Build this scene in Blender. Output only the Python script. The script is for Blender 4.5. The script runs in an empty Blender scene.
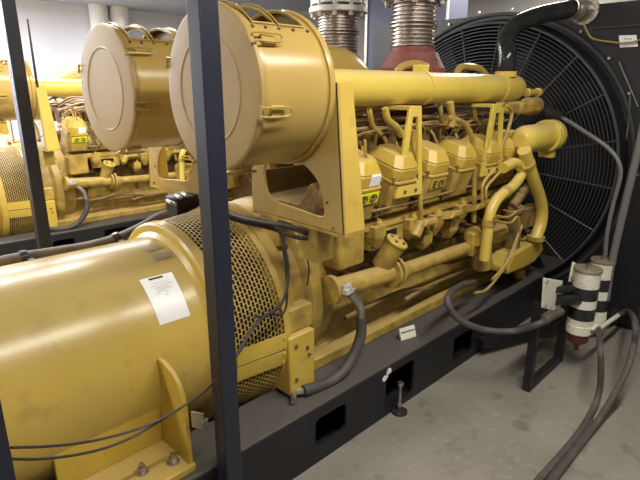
import bpy, bmesh, math, random
from mathutils import Vector, Matrix
random.seed(7)
PI = math.pi
scn = bpy.context.scene
COL = scn.collection
V = Vector

# ------------------------------------------------------------------ camera
FPX, YAW, PITCH, CH = 520.0, math.radians(45.2), math.radians(16.35), 1.7
cam = bpy.data.cameras.new('camera'); camo = bpy.data.objects.new('camera', cam); COL.objects.link(camo)
cam.sensor_width = 36; cam.lens = FPX / 640 * 36; cam.clip_start = 0.02
camo.location = (0, 0, CH); camo.rotation_euler = (PI / 2 - PITCH, 0, YAW - PI / 2)
scn.camera = camo

# survey helpers: the world point where a sight line of the photograph meets a real plane
def ray(u, v):
    R = (u - 320) / FPX; d = (v - 240) / FPX
    F = math.cos(PITCH) - d * math.sin(PITCH); Z = -(math.sin(PITCH) + d * math.cos(PITCH))
    return V((F * math.cos(YAW) + R * math.sin(YAW), F * math.sin(YAW) - R * math.cos(YAW), Z))
def on_y(u, v, y): r = ray(u, v); return V((0, 0, CH)) + r * (y / r.y)
def on_x(u, v, x): r = ray(u, v); return V((0, 0, CH)) + r * (x / r.x)
def on_z(u, v, z): r = ray(u, v); return V((0, 0, CH)) + r * ((z - CH) / r.z)
def on_drum(u, v, yc, zc, rad):
    r = ray(u, v); a = r.y**2 + r.z**2; b = 2 * (r.y * (-yc) + r.z * (CH - zc)); c = yc**2 + (CH - zc)**2 - rad**2
    t = (-b - math.sqrt(max(0, b * b - 4 * a * c))) / (2 * a)
    p = V((0, 0, CH)) + r * t
    return p.x, math.atan2(p.z - zc, p.y - yc)

# ------------------------------------------------------------------ materials
def nd(nt, t, **k):
    n = nt.nodes.new(t)
    for a, b in k.items(): setattr(n, a, b)
    return n
def mat(name, c, rough=.5, metal=0, c2=None, scale=6, spot=None, spot_amt=.5, bump=0, bscale=40, coat=0, detail=5, topdust=None):
    m = bpy.data.materials.new(name); m.use_nodes = True; nt = m.node_tree; L = nt.links
    b = nt.nodes['Principled BSDF']; b.inputs['Roughness'].default_value = rough; b.inputs['Metallic'].default_value = metal
    if coat: b.inputs['Coat Weight'].default_value = coat; b.inputs['Coat Roughness'].default_value = .15
    tc = nd(nt, 'ShaderNodeNewGeometry'); src = tc.outputs['Position']
    def noise(s, dt=5):
        n = nd(nt, 'ShaderNodeTexNoise'); n.inputs['Scale'].default_value = s; n.inputs['Detail'].default_value = dt
        L.new(src, n.inputs['Vector']); return n.outputs['Fac']
    def ramp(f, a, bb):
        r = nd(nt, 'ShaderNodeMapRange'); r.inputs['From Min'].default_value = a; r.inputs['From Max'].default_value = bb
        L.new(f, r.inputs['Value']); return r.outputs['Result']
    def mix(f, A, B):
        x = nd(nt, 'ShaderNodeMix', data_type='RGBA'); L.new(f, x.inputs['Factor'])
        for s, v in ((6, A), (7, B)):
            if isinstance(v, tuple): x.inputs[s].default_value = (*v, 1)
            else: L.new(v, x.inputs[s])
        return x.outputs[2]
    out = None
    if c2: out = mix(ramp(noise(scale, detail), .35, .65), c, c2)
    if spot:
        f = ramp(noise(scale * 4.3, 8), .62 - .1 * spot_amt, .72)
        mul = nd(nt, 'ShaderNodeMath', operation='MULTIPLY'); L.new(f, mul.inputs[0]); mul.inputs[1].default_value = spot_amt
        out = mix(mul.outputs[0], out if out else c, spot)
    if topdust:
        sp = nd(nt, 'ShaderNodeSeparateXYZ'); L.new(tc.outputs['Normal'], sp.inputs[0])
        f = ramp(sp.outputs['Z'], .3, 1.1)
        out = mix(f, out if out else c, topdust)
    if out: L.new(out, b.inputs['Base Color'])
    else: b.inputs['Base Color'].default_value = (*c, 1)
    if bump:
        bn = nd(nt, 'ShaderNodeBump'); bn.inputs['Strength'].default_value = bump; bn.inputs['Distance'].default_value = .01
        L.new(noise(bscale), bn.inputs['Height']); L.new(bn.outputs[0], b.inputs['Normal'])
    return m
M = {}
M['yellow'] = mat('yellow_paint', (.61, .425, .065), .34, c2=(.53, .365, .055), scale=3, spot=(.25, .16, .06), spot_amt=.3, bump=.05, topdust=(.56, .41, .14))
M['engine'] = mat('engine_yellow_paint', (.53, .365, .075), .40, c2=(.31, .205, .05), scale=11, spot=(.17, .10, .045), spot_amt=.45, bump=.12, topdust=(.52, .37, .14))
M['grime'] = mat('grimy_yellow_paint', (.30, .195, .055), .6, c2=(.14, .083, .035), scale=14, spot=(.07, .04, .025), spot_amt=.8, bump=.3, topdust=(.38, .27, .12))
M['tan'] = mat('faded_yellow_paint', (.47, .325, .095), .26, c2=(.43, .295, .085), scale=2.5, bump=.015)
M['lid'] = mat('dull_lid_paint', (.38, .255, .09), .45, c2=(.34, .225, .08), scale=3)
M['drum'] = mat('generator_yellow_paint', (.63, .445, .095), .27, c2=(.55, .375, .075), scale=2.2, spot=(.40, .27, .07), spot_amt=.6, topdust=(.35, .27, .12), bump=.02)
M['pipe'] = mat('bright_yellow_paint', (.74, .555, .105), .27, c2=(.67, .50, .09), scale=5, topdust=(.74, .58, .24), bump=.02)
M['brown'] = mat('rusty_brown_metal', (.20, .12, .06), .6, c2=(.09, .05, .035), scale=12, metal=.2)
M['maroon'] = mat('red_oxide_metal', (.24, .07, .05), .6, c2=(.15, .055, .06), scale=12, bump=.3)
M['navy'] = mat('dark_blue_steel', (.013, .016, .032), .38, c2=(.017, .02, .036), scale=4, bump=.05)
M['column'] = mat('slate_blue_steel', (.06, .065, .12), .5, c2=(.05, .055, .10), scale=1.5)
M['black'] = mat('black_steel', (.008, .008, .012), .5, c2=(.012, .012, .016), scale=6, spot=(.05, .045, .04), spot_amt=.15)
M['deck'] = mat('dusty_black_deck', (.035, .033, .035), .55, c2=(.06, .055, .052), scale=7, spot=(.02, .02, .02), spot_amt=.6, topdust=(.10, .092, .085))
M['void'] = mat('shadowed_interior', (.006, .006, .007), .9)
M['guard'] = mat('dark_guard_wire', (.075, .08, .09), .45, metal=.4)
M['rubber'] = mat('black_rubber', (.018, .018, .02), .2, c2=(.03, .03, .03), scale=10)
M['hose'] = mat('grey_braided_hose', (.095, .085, .08), .6, c2=(.06, .055, .052), scale=25, bump=.3, bscale=150)
M['greypipe'] = mat('pale_grey_conduit', (.17, .165, .175), .45)
M['cable'] = mat('dark_brown_cable', (.035, .026, .026), .5)
M['conduit'] = mat('dusty_brown_conduit', (.11, .085, .07), .65, c2=(.06, .05, .045), scale=15)
M['steel'] = mat('bare_steel', (.55, .52, .48), .32, metal=.9, c2=(.4, .37, .34), scale=15)
M['bellows'] = mat('warm_stainless', (.55, .49, .45), .32, metal=.8, c2=(.42, .35, .32), scale=6)
M['zinc'] = mat('white_grey_zinc', (.62, .62, .60), .45, metal=.3, c2=(.5, .49, .47), scale=20)
M['white'] = mat('white_filter_paint', (.82, .82, .70), .35, c2=(.72, .71, .60), scale=10, spot=(.25, .17, .10), spot_amt=.5)
M['paper'] = mat('white_paper', (.85, .85, .86), .35)
M['ink'] = mat('grey_ink', (.30, .30, .34), .7)
M['darkink'] = mat('dark_ink', (.05, .045, .03), .7)
M['sticker'] = mat('vivid_yellow_sticker', (.80, .78, .02), .35)
M['placard'] = mat('grey_metal_placard', (.33, .29, .20), .35, metal=.3)
M['red'] = mat('dull_red_bowl', (.13, .03, .025), .4)
M['wire'] = mat('mustard_wire', (.35, .26, .06), .5)
M['dust'] = mat('dust_scuffed_rubber', (.05, .045, .045), .6, c2=(.09, .08, .075), scale=9)

# floor
def floor_mat():
    m = mat('worn_concrete', (.27, .25, .215), .5, c2=(.20, .186, .16), scale=1.6, spot=(.085, .078, .068), spot_amt=.55, bump=.12, bscale=30)
    nt = m.node_tree; L = nt.links; b = nt.nodes['Principled BSDF']
    old = b.inputs['Base Color'].links[0].from_socket
    geo = nd(nt, 'ShaderNodeNewGeometry')
    n = nd(nt, 'ShaderNodeTexNoise'); n.inputs['Scale'].default_value = 26; n.inputs['Detail'].default_value = 8; L.new(geo.outputs['Position'], n.inputs['Vector'])
    mr = nd(nt, 'ShaderNodeMapRange'); mr.inputs['From Min'].default_value = .55; mr.inputs['From Max'].default_value = .75; L.new(n.outputs['Fac'], mr.inputs['Value'])
    n2 = nd(nt, 'ShaderNodeMath', operation='MULTIPLY'); L.new(mr.outputs[0], n2.inputs[0]); n2.inputs[1].default_value = .45
    x = nd(nt, 'ShaderNodeMix', data_type='RGBA'); L.new(n2.outputs[0], x.inputs['Factor']); L.new(old, x.inputs[6]); x.inputs[7].default_value = (.36, .345, .30, 1)
    L.new(x.outputs[2], b.inputs['Base Color'])
    return m
M['floor'] = floor_mat()
M['wall'] = mat('pale_blue_wall_paint', (.82, .83, .90), .8, c2=(.78, .79, .87), scale=.6)
M['wallback'] = mat('beige_wall_paint', (.46, .43, .39), .8, c2=(.40, .37, .34), scale=.8)
M['ceiling'] = mat('grey_ceiling_paint', (.50, .51, .55), .85, c2=(.44, .45, .49), scale=.7)
M['duct'] = mat('white_pipe_lagging', (.95, .95, .95), .6)
def emis(name, c, s):
    m = bpy.data.materials.new(name); m.use_nodes = True; b = m.node_tree.nodes['Principled BSDF']
    b.inputs['Base Color'].default_value = (*c, 1); b.inputs['Emission Color'].default_value = (*c, 1); b.inputs['Emission Strength'].default_value = s
    return m
M['tube'] = emis('glowing_tube', (1, .97, .9), 6)

# ------------------------------------------------------------------ mesh builder
def spline(pts, n=8, closed=False):
    pts = [V(p) for p in pts]
    if len(pts) < 3: return pts
    P = [pts[0] * 2 - pts[1]] + pts + [pts[-1] * 2 - pts[-2]]
    out = []
    for i in range(1, len(P) - 2):
        a, b, c, d = P[i - 1:i + 3]
        for k in range(n):
            t = k / n
            out.append(.5 * ((2 * b) + (c - a) * t + (2 * a - 5 * b + 4 * c - d) * t * t + (3 * b - a - 3 * c + d) * t**3))
    out.append(pts[-1]); return out

def SM(loop, n=4):
    out = []; N = len(loop)
    for i in range(N):
        a, b, c, d = loop[i - 1], loop[i], loop[(i + 1) % N], loop[(i + 2) % N]
        for k in range(n):
            t = k / n; out.append(.5 * ((2 * b) + (c - a) * t + (2 * a - 5 * b + 4 * c - d) * t * t + (3 * b - a - 3 * c + d) * t**3))
    return out

class MB:
    def __init__(s): s.bm = bmesh.new()
    def box(s, a, b, rot=None, piv=None):
        a = V(a); b = V(b); c = (a + b) / 2; d = b - a
        mtx = Matrix.Translation(c) @ Matrix.Diagonal((abs(d.x), abs(d.y), abs(d.z), 1))
        if rot is not None:
            pv = V(piv) if piv is not None else c
            mtx = Matrix.Translation(pv) @ rot.to_4x4() @ Matrix.Translation(-pv) @ mtx
        bmesh.ops.create_cube(s.bm, size=1, matrix=mtx); return s
    def hull(s, A, B):
        n = len(A); va = [s.bm.verts.new(p) for p in A]; vb = [s.bm.verts.new(p) for p in B]
        s.bm.faces.new(va[::-1]); s.bm.faces.new(vb)
        for i in range(n): s.bm.faces.new((va[i], va[(i + 1) % n], vb[(i + 1) % n], vb[i]))
        return s
    def lathe(s, prof, o, ax=(1, 0, 0), seg=48, cap=True, a0=0, a1=2 * PI):
        o = V(o); ax = V(ax).normalized(); q = ax.to_track_quat('Z', 'Y'); rings = []
        full = abs(a1 - a0 - 2 * PI) < 1e-6; nn = seg if full else seg + 1
        for (t, r) in prof:
            rings.append([s.bm.verts.new(o + q @ V((r * math.cos(a0 + (a1 - a0) * k / seg), r * math.sin(a0 + (a1 - a0) * k / seg), t))) for k in range(nn)])
        for A, B in zip(rings, rings[1:]):
            for k in range(nn if full else nn - 1):
                j = (k + 1) % nn
                s.bm.faces.new((A[k], A[j], B[j], B[k]))
        if cap and full:
            s.bm.faces.new(rings[0][::-1]); s.bm.faces.new(rings[-1])
        return s
    def cyl(s, p0, p1, r0, r1=None, seg=20):
        p0 = V(p0); p1 = V(p1); h = (p1 - p0).length
        return s.lathe([(0, r0), (h, r0 if r1 is None else r1)], p0, p1 - p0, seg)
    def ball(s, c, r, sc=(1, 1, 1)):
        bmesh.ops.create_uvsphere(s.bm, u_segments=20, v_segments=12, radius=r, matrix=Matrix.Translation(V(c)) @ Matrix.Diagonal((*sc, 1))); return s
    def tube(s, pts, r, seg=10, smooth=8, closed=False):
        P = spline(pts, smooth) if smooth else [V(p) for p in pts]
        if closed and (P[0] - P[-1]).length < 1e-6: P.pop()
        n = len(P); rings = []; up = None
        for i, p in enumerate(P):
            if closed: t = (P[(i + 1) % n] - P[i - 1]).normalized()
            else: t = (P[min(i + 1, n - 1)] - P[max(i - 1, 0)]).normalized()
            if up is None:
                up = t.orthogonal().normalized()
            up = (up - t * up.dot(t)).normalized(); w = t.cross(up)
            rr = r(i / (n - 1)) if callable(r) else r
            rings.append([s.bm.verts.new(p + (up * math.cos(2 * PI * k / seg) + w * math.sin(2 * PI * k / seg)) * rr) for k in range(seg)])
        m = n if closed else n - 1
        for i in range(m):
            A = rings[i]; B = rings[(i + 1) % n]
            for k in range(seg): s.bm.faces.new((A[k], A[(k + 1) % seg], B[(k + 1) % seg], B[k]))
        if not closed: s.bm.faces.new(rings[0][::-1]); s.bm.faces.new(rings[-1])
        return s
    def plate(s, outer, holes, off):
        # outer/holes: lists of coplanar 3D points, off: thickness vector
        b2 = bmesh.new(); es = []
        for loop in [outer] + list(holes):
            vs = [b2.verts.new(p) for p in loop]
            es += [b2.edges.new((vs[i], vs[(i + 1) % len(vs)])) for i in range(len(vs))]
        bmesh.ops.triangle_fill(b2, use_beauty=True, use_dissolve=False, edges=es)
        r = bmesh.ops.extrude_face_region(b2, geom=b2.faces[:])
        for v in r['geom']:
            if isinstance(v, bmesh.types.BMVert): v.co += V(off)
        bmesh.ops.recalc_face_normals(b2, faces=b2.faces[:])
        me = bpy.data.meshes.new('t'); b2.to_mesh(me); b2.free(); s.bm.from_mesh(me); bpy.data.meshes.remove(me)
        return s
    def build(s, name, m, parent=None, bev=0, angle=35, loc=None):
        bmesh.ops.recalc_face_normals(s.bm, faces=s.bm.faces[:])
        me = bpy.data.meshes.new(name); s.bm.to_mesh(me); s.bm.free()
        me.materials.append(M[m] if isinstance(m, str) else m)
        me.shade_smooth(); me.set_sharp_from_angle(angle=math.radians(angle))
        o = bpy.data.objects.new(name, me); COL.objects.link(o)
        if parent: o.parent = parent; o.matrix_parent_inverse = world(parent).inverted()
        if bev:
            b = o.modifiers.new('bevel', 'BEVEL'); b.width = bev; b.segments = 2; b.limit_method = 'ANGLE'; b.angle_limit = math.radians(40)
        return o
def build_each(mb, name, m, parent=None, bev=0):
    bm = mb.bm; seen = set(); objs = []
    bm.verts.ensure_lookup_table()
    for v in bm.verts:
        if v in seen: continue
        st = [v]; comp = []; seen.add(v)
        while st:
            q = st.pop(); comp.append(q)
            for e in q.link_edges:
                w = e.other_vert(q)
                if w not in seen: seen.add(w); st.append(w)
        idx = {q: i for i, q in enumerate(comp)}; fs = {f for q in comp for f in q.link_faces}
        n = MB(); nv = [n.bm.verts.new(q.co) for q in comp]
        for f in fs: n.bm.faces.new([nv[idx[q]] for q in f.verts])
        objs.append(n.build(name, m, parent, bev))
    bm.free(); return objs
def world(o):
    m = Matrix.LocRotScale(o.location, o.rotation_euler, o.scale)
    return (world(o.parent) @ o.matrix_parent_inverse @ m) if o.parent else m
def tag(o, label=None, cat=None, group=None, kind=None):
    if label: o['label'] = label
    if cat: o['category'] = cat
    if group: o['group'] = group
    if kind: o['kind'] = kind
    return o
def thing(name, loc, label, cat, group=None):
    o = bpy.data.objects.new(name, None); COL.objects.link(o); o.location = loc; o.empty_display_size = .1
    return tag(o, label, cat, group)
def rrect(x0, x1, z0, z1, r, f, n=5):
    pts = []
    for cx, cz, a in ((x1 - r, z1 - r, 0), (x0 + r, z1 - r, PI / 2), (x0 + r, z0 + r, PI), (x1 - r, z0 + r, 1.5 * PI)):
        for k in range(n + 1): pts.append(f(cx + r * math.cos(a + k * PI / 2 / n), cz + r * math.sin(a + k * PI / 2 / n)))
    return pts
def bolt(mb, p, ax, r=.012, h=.012):
    p = V(p); mb.cyl(p, p + V(ax).normalized() * h, r, seg=6); return mb

# ------------------------------------------------------------------ dimensions
YC, ZC = 2.12, .62          # generator / crankshaft axis
OFF = 3.9                   # the second set stands this much further from the camera

# ------------------------------------------------------------------ room
def struct(name, mb, m, parent=None): 
    o = mb.build(name, m, parent)
    if not parent: o['kind'] = 'structure'
    return o
X0, X1, Y0, Y1, CZ = -3.2, 6.6, -2.6, 9.0, 2.95
struct('floor', MB().box((X0, Y0, -.1), (X1, Y1, 0)), 'floor')
struct('ceiling', MB().box((X0, Y0, CZ), (X1, Y1, CZ + .1)), 'ceiling')
struct('wall_left', MB().box((X0, Y1, 0), (X1, Y1 + .1, CZ)), 'wall')
struct('wall_right', MB().box((X0, Y0 - .1, 0), (X1, Y0, CZ)), 'wallback')
struct('wall_far', MB().box((X1, Y0, 0), (X1 + .1, Y1, CZ)), 'wallback')
struct('wall_near', MB().box((X0 - .1, Y0, 0), (X0, Y1, CZ)), 'wallback')

# ------------------------------------------------------------------ base skid
def make_skid():
    t = thing('base_skid', (1.7, YC, 0), 'long black steel base skid with cut-out windows under the nearer yellow generator set', 'skid')
    xa, xb, h = -1.2, 4.75, .305
    for sgn, nm in ((-1, 'near'), (1, 'far')):
        yo = YC + sgn * .65; yi = YC + sgn * .40
        holes = [rrect(1.43, 1.64, .09, .235, .03, lambda x, z: V((x, yo, z)))]
        for (a, b_, z0, z1) in ((1.95, 2.2, .045, .25), (2.62, 2.86, .06, .22), (.55, .8, .09, .235), (-.4, -.15, .09, .235)):
            holes.append(rrect(a, b_, z0, z1, .012, lambda x, z: V((x, yo, z))))
        f = lambda x, z: V((x, yo, z))
        mb = MB().plate([f(xa, 0), f(xb, 0), f(xb, h - .012), f(xa, h - .012)], holes, (0, -sgn * .014, 0))
        mb.build('side_web', 'black', t)
        MB().box((xa, yo, h - .014), (xb, yi, h)).build('deck_flange', 'deck', t, bev=.003)
        MB().box((xa, yo - sgn * .002, 0), (xb, yi, .012)).build('bottom_flange', 'black', t)
        # inner web closes the pockets
        MB().box((xa, yi - sgn * .0, .012), (xb, yi + sgn * .012, h - .014)).build('inner_web', 'void', t)
    mb = MB()
    for x in (-1.1, 0, 1.3, 2.4, 3.4, 4.6): mb.box((x - .06, YC - .385, .02), (x + .06, YC + .385, .15))
    build_each(mb, 'cross_member', 'black', t)
    return t
make_skid_root = make_skid()

# ------------------------------------------------------------------ generator
def make_generator():
    t = thing('generator', (.4, YC, .305), 'big smooth yellow cylindrical generator with a white paper taped on, filling the lower left', 'generator')
    RB = .427
    o = (0, YC, ZC)
    MB().lathe([(-.95, RB), (1.06, RB), (1.075, RB + .02), (1.075, .40)], o, seg=96, cap=False).build('drum_housing', 'drum', t)
    MB().lathe([(-1.2, .10), (-1.2, .2), (-1.16, .33), (-1.06, .41), (-.955, .435), (-.93, .435)], o, seg=64).build('end_bell', 'drum', t)
    # front and rear rims of the ventilated ring
    MB().lathe([(1.075, .38), (1.075, .478), (1.085, .488), (1.125, .492), (1.135, .486), (1.135, .38)], o, seg=96, cap=False).build('front_rim', 'drum', t)
    MB().lathe([(1.375, .38), (1.375, .515), (1.40, .52), (1.41, .515), (1.41, .38)], o, seg=96, cap=False).build('rear_rim', 'drum', t)
    MB().lathe([(1.12, .455), (1.38, .455)], o, seg=64, cap=False).build('stator_core', 'void', t)
    # slotted sheet: real staggered slots, real gap
    xs0, xs1, nx, na, R = 1.13, 1.38, 14, 120, .485
    band = (math.radians(178), math.radians(194)); SL = .09
    bm = bmesh.new(); dx = (xs1 - xs0) / nx; da = 2 * PI / na
    def P(x, a, r=R): r = R + (x - xs0) * SL; return V((x, YC + r * math.cos(a), ZC + r * math.sin(a)))
    for i in range(nx):
        for k in range(na):
            a = (k + (.5 if i % 2 else 0)) * da; am = (a + da / 2) % (2 * PI)
            if band[0] < am < band[1] or (PI - band[0]) % (2 * PI) > 3 and 0 or PI * 1.35 < am < PI * 1.65: continue
            x = xs0 + i * dx
            o4 = [P(x, a), P(x + dx, a), P(x + dx, a + da), P(x, a + da)]
            m1, m2 = dx * .13, da * .09
            i4 = [P(x + m1, a + m2), P(x + dx - m1, a + m2), P(x + dx - m1, a + da - m2), P(x + m1, a + da - m2)]
            vo = [bm.verts.new(p) for p in o4]; vi = [bm.verts.new(p) for p in i4]
            for q in range(4): bm.faces.new((vo[q], vo[(q + 1) % 4], vi[(q + 1) % 4], vi[q]))
    mb = MB(); mb.bm.free(); mb.bm = bm
    s = mb.build('slotted_screen', 'engine', t); sm = s.modifiers.new('s', 'SOLIDIFY'); sm.thickness = .003
    # plain band with a slit, bolted over the screen on both flanks
    for sg in (-1, 1):
        mb = MB()
        def Q(x, d, r): 
            a = PI + math.radians(d) if sg < 0 else -math.radians(d)
            return V((x, YC + r * math.cos(a), ZC + r * math.sin(a)))
        for d0, d1 in ((-3, 5.6), (6.4, 15)):
            N = 6
            for j in range(N):
                e0, e1 = d0 + (d1 - d0) * j / N, d0 + (d1 - d0) * (j + 1) / N
                mb.hull([Q(1.128, e0, .489), Q(1.385, e0, .512), Q(1.385, e1, .512), Q(1.128, e1, .489)], [Q(1.128, e0, .495), Q(1.385, e0, .518), Q(1.385, e1, .518), Q(1.128, e1, .495)])
        for d in (-1, 4, 8, 13):
            p = Q(1.37, d, .512); q = Q(1.37, d, .523); mb.cyl(p, q, .007, seg=8)
        mb.build('cover_band', 'yellow', t)
    # foot brackets on the deck
    BP = [(on_z(u, v, .345).x - .83, on_z(u, v, .345).y) for u, v in ((142, 470), (173, 460))]
    for sg in (-1, 1):
        for x0 in (-.75, .83):
            mb = MB()
            yf = YC + sg * .62; yr = YC + sg * .38
            mb.box((x0 - .42, yf, .305), (x0, yr, .335))
            mb.box((x0 - .42, YC + sg * .405, .335), (x0 - .02, YC + sg * .39, .52))
            f = lambda y, z: V((x0 - .02, YC + sg * y, z))
            mb.plate([f(.605, .335), f(.60, .55), f(.59, .61), f(.565, .66), f(.52, .695), f(.46, .71), f(.36, .70), f(.34, .335)], [], (.018, 0, 0))
            b = mb.build('foot_bracket', 'yellow', t, bev=.004)
            for dx, dy in BP:
                bb = MB(); p = V((x0 + dx, YC + sg * (YC - dy), .335)); bb.cyl(p, p + V((0, 0, .006)), .024, seg=20); bb.cyl(p, p + V((0, 0, .026)), .016, seg=6); bb.cyl(p, p + V((0, 0, .04)), .008, seg=10)
                bb.build('foot_bolt', 'steel', b)
    return t
gen1 = make_generator()

# curved sheets on the drum (paper, placards)
def drum_sheet(mb, corners, rad, n=8):
    C = [on_drum(u, v, YC, ZC, rad) for u, v in corners]   # tl, tr, br, bl
    def pt(s, q, r):
        x = (C[0][0] * (1 - s) + C[1][0] * s) * (1 - q) + (C[3][0] * (1 - s) + C[2][0] * s) * q
        a = (C[0][1] * (1 - s) + C[1][1] * s) * (1 - q) + (C[3][1] * (1 - s) + C[2][1] * s) * q
        return V((x, YC + r * math.cos(a), ZC + r * math.sin(a)))
    g = [[mb.bm.verts.new(pt(i / n, j / n, rad)) for i in range(n + 1)] for j in range(n + 1)]
    for j in range(n):
        for i in range(n): mb.bm.faces.new((g[j][i], g[j][i + 1], g[j + 1][i + 1], g[j + 1][i]))
    return pt
pap = thing('paper_notice', (.62, 1.8, .9), 'white printed paper sheet stuck askew on the upper side of the yellow generator drum', 'paper')
mb = MB(); pt = drum_sheet(mb, [(139, 280), (171.5, 272), (190.5, 315.5), (160, 325.5)], .4295); mb.build('sheet', 'paper', pap)
mb = MB()
def strip(mb, s0, s1, q0, q1, r=.4308, n=4):
    vs = [[mb.bm.verts.new(pt(s0 + (s1 - s0) * i / n, q, r)) for i in range(n + 1)] for q in (q0, q1)]
    for i in range(n): mb.bm.faces.new((vs[0][i], vs[0][i + 1], vs[1][i + 1], vs[1][i]))
strip(mb, .25, .68, .03, .075); mb.build('heading', 'darkink', pap)
mb = MB()
for q, s0, s1 in ((.16, .3, .8), (.22, .2, .45), (.22, .5, .85), (.27, .3, .7), (.31, .35, .8), (.345, .3, .62), (.39, .25, .4), (.39, .55, .65), (.45, .5, .6)):
    x = s0
    while x < s1:
        w = random.uniform(.03, .08); strip(mb, x, min(s1, x + w), q, q + .012, n=1); x += w + .02
mb.build('printed_text', 'ink', pap)
pl = []
for c in ([(143.5, 248.5), (160, 244.5), (163.5, 247.5), (148, 252)], [(151, 255), (170, 250.5), (173.5, 256), (155, 260.5)]):
    mb = MB(); drum_sheet(mb, c, .4300); o = mb.build('rating_plate', 'placard', gen1)
    mb = MB(); pt = drum_sheet(mb, [tuple(sum(v) / 4 * .9 + w * .1 for v, w in zip(zip(*c), p)) for p in c], .4302)
    mb.bm.free(); mb = MB()
    for q in (.3, .55, .75): 
        mb2 = MB(); 
    mb.bm.free()

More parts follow.
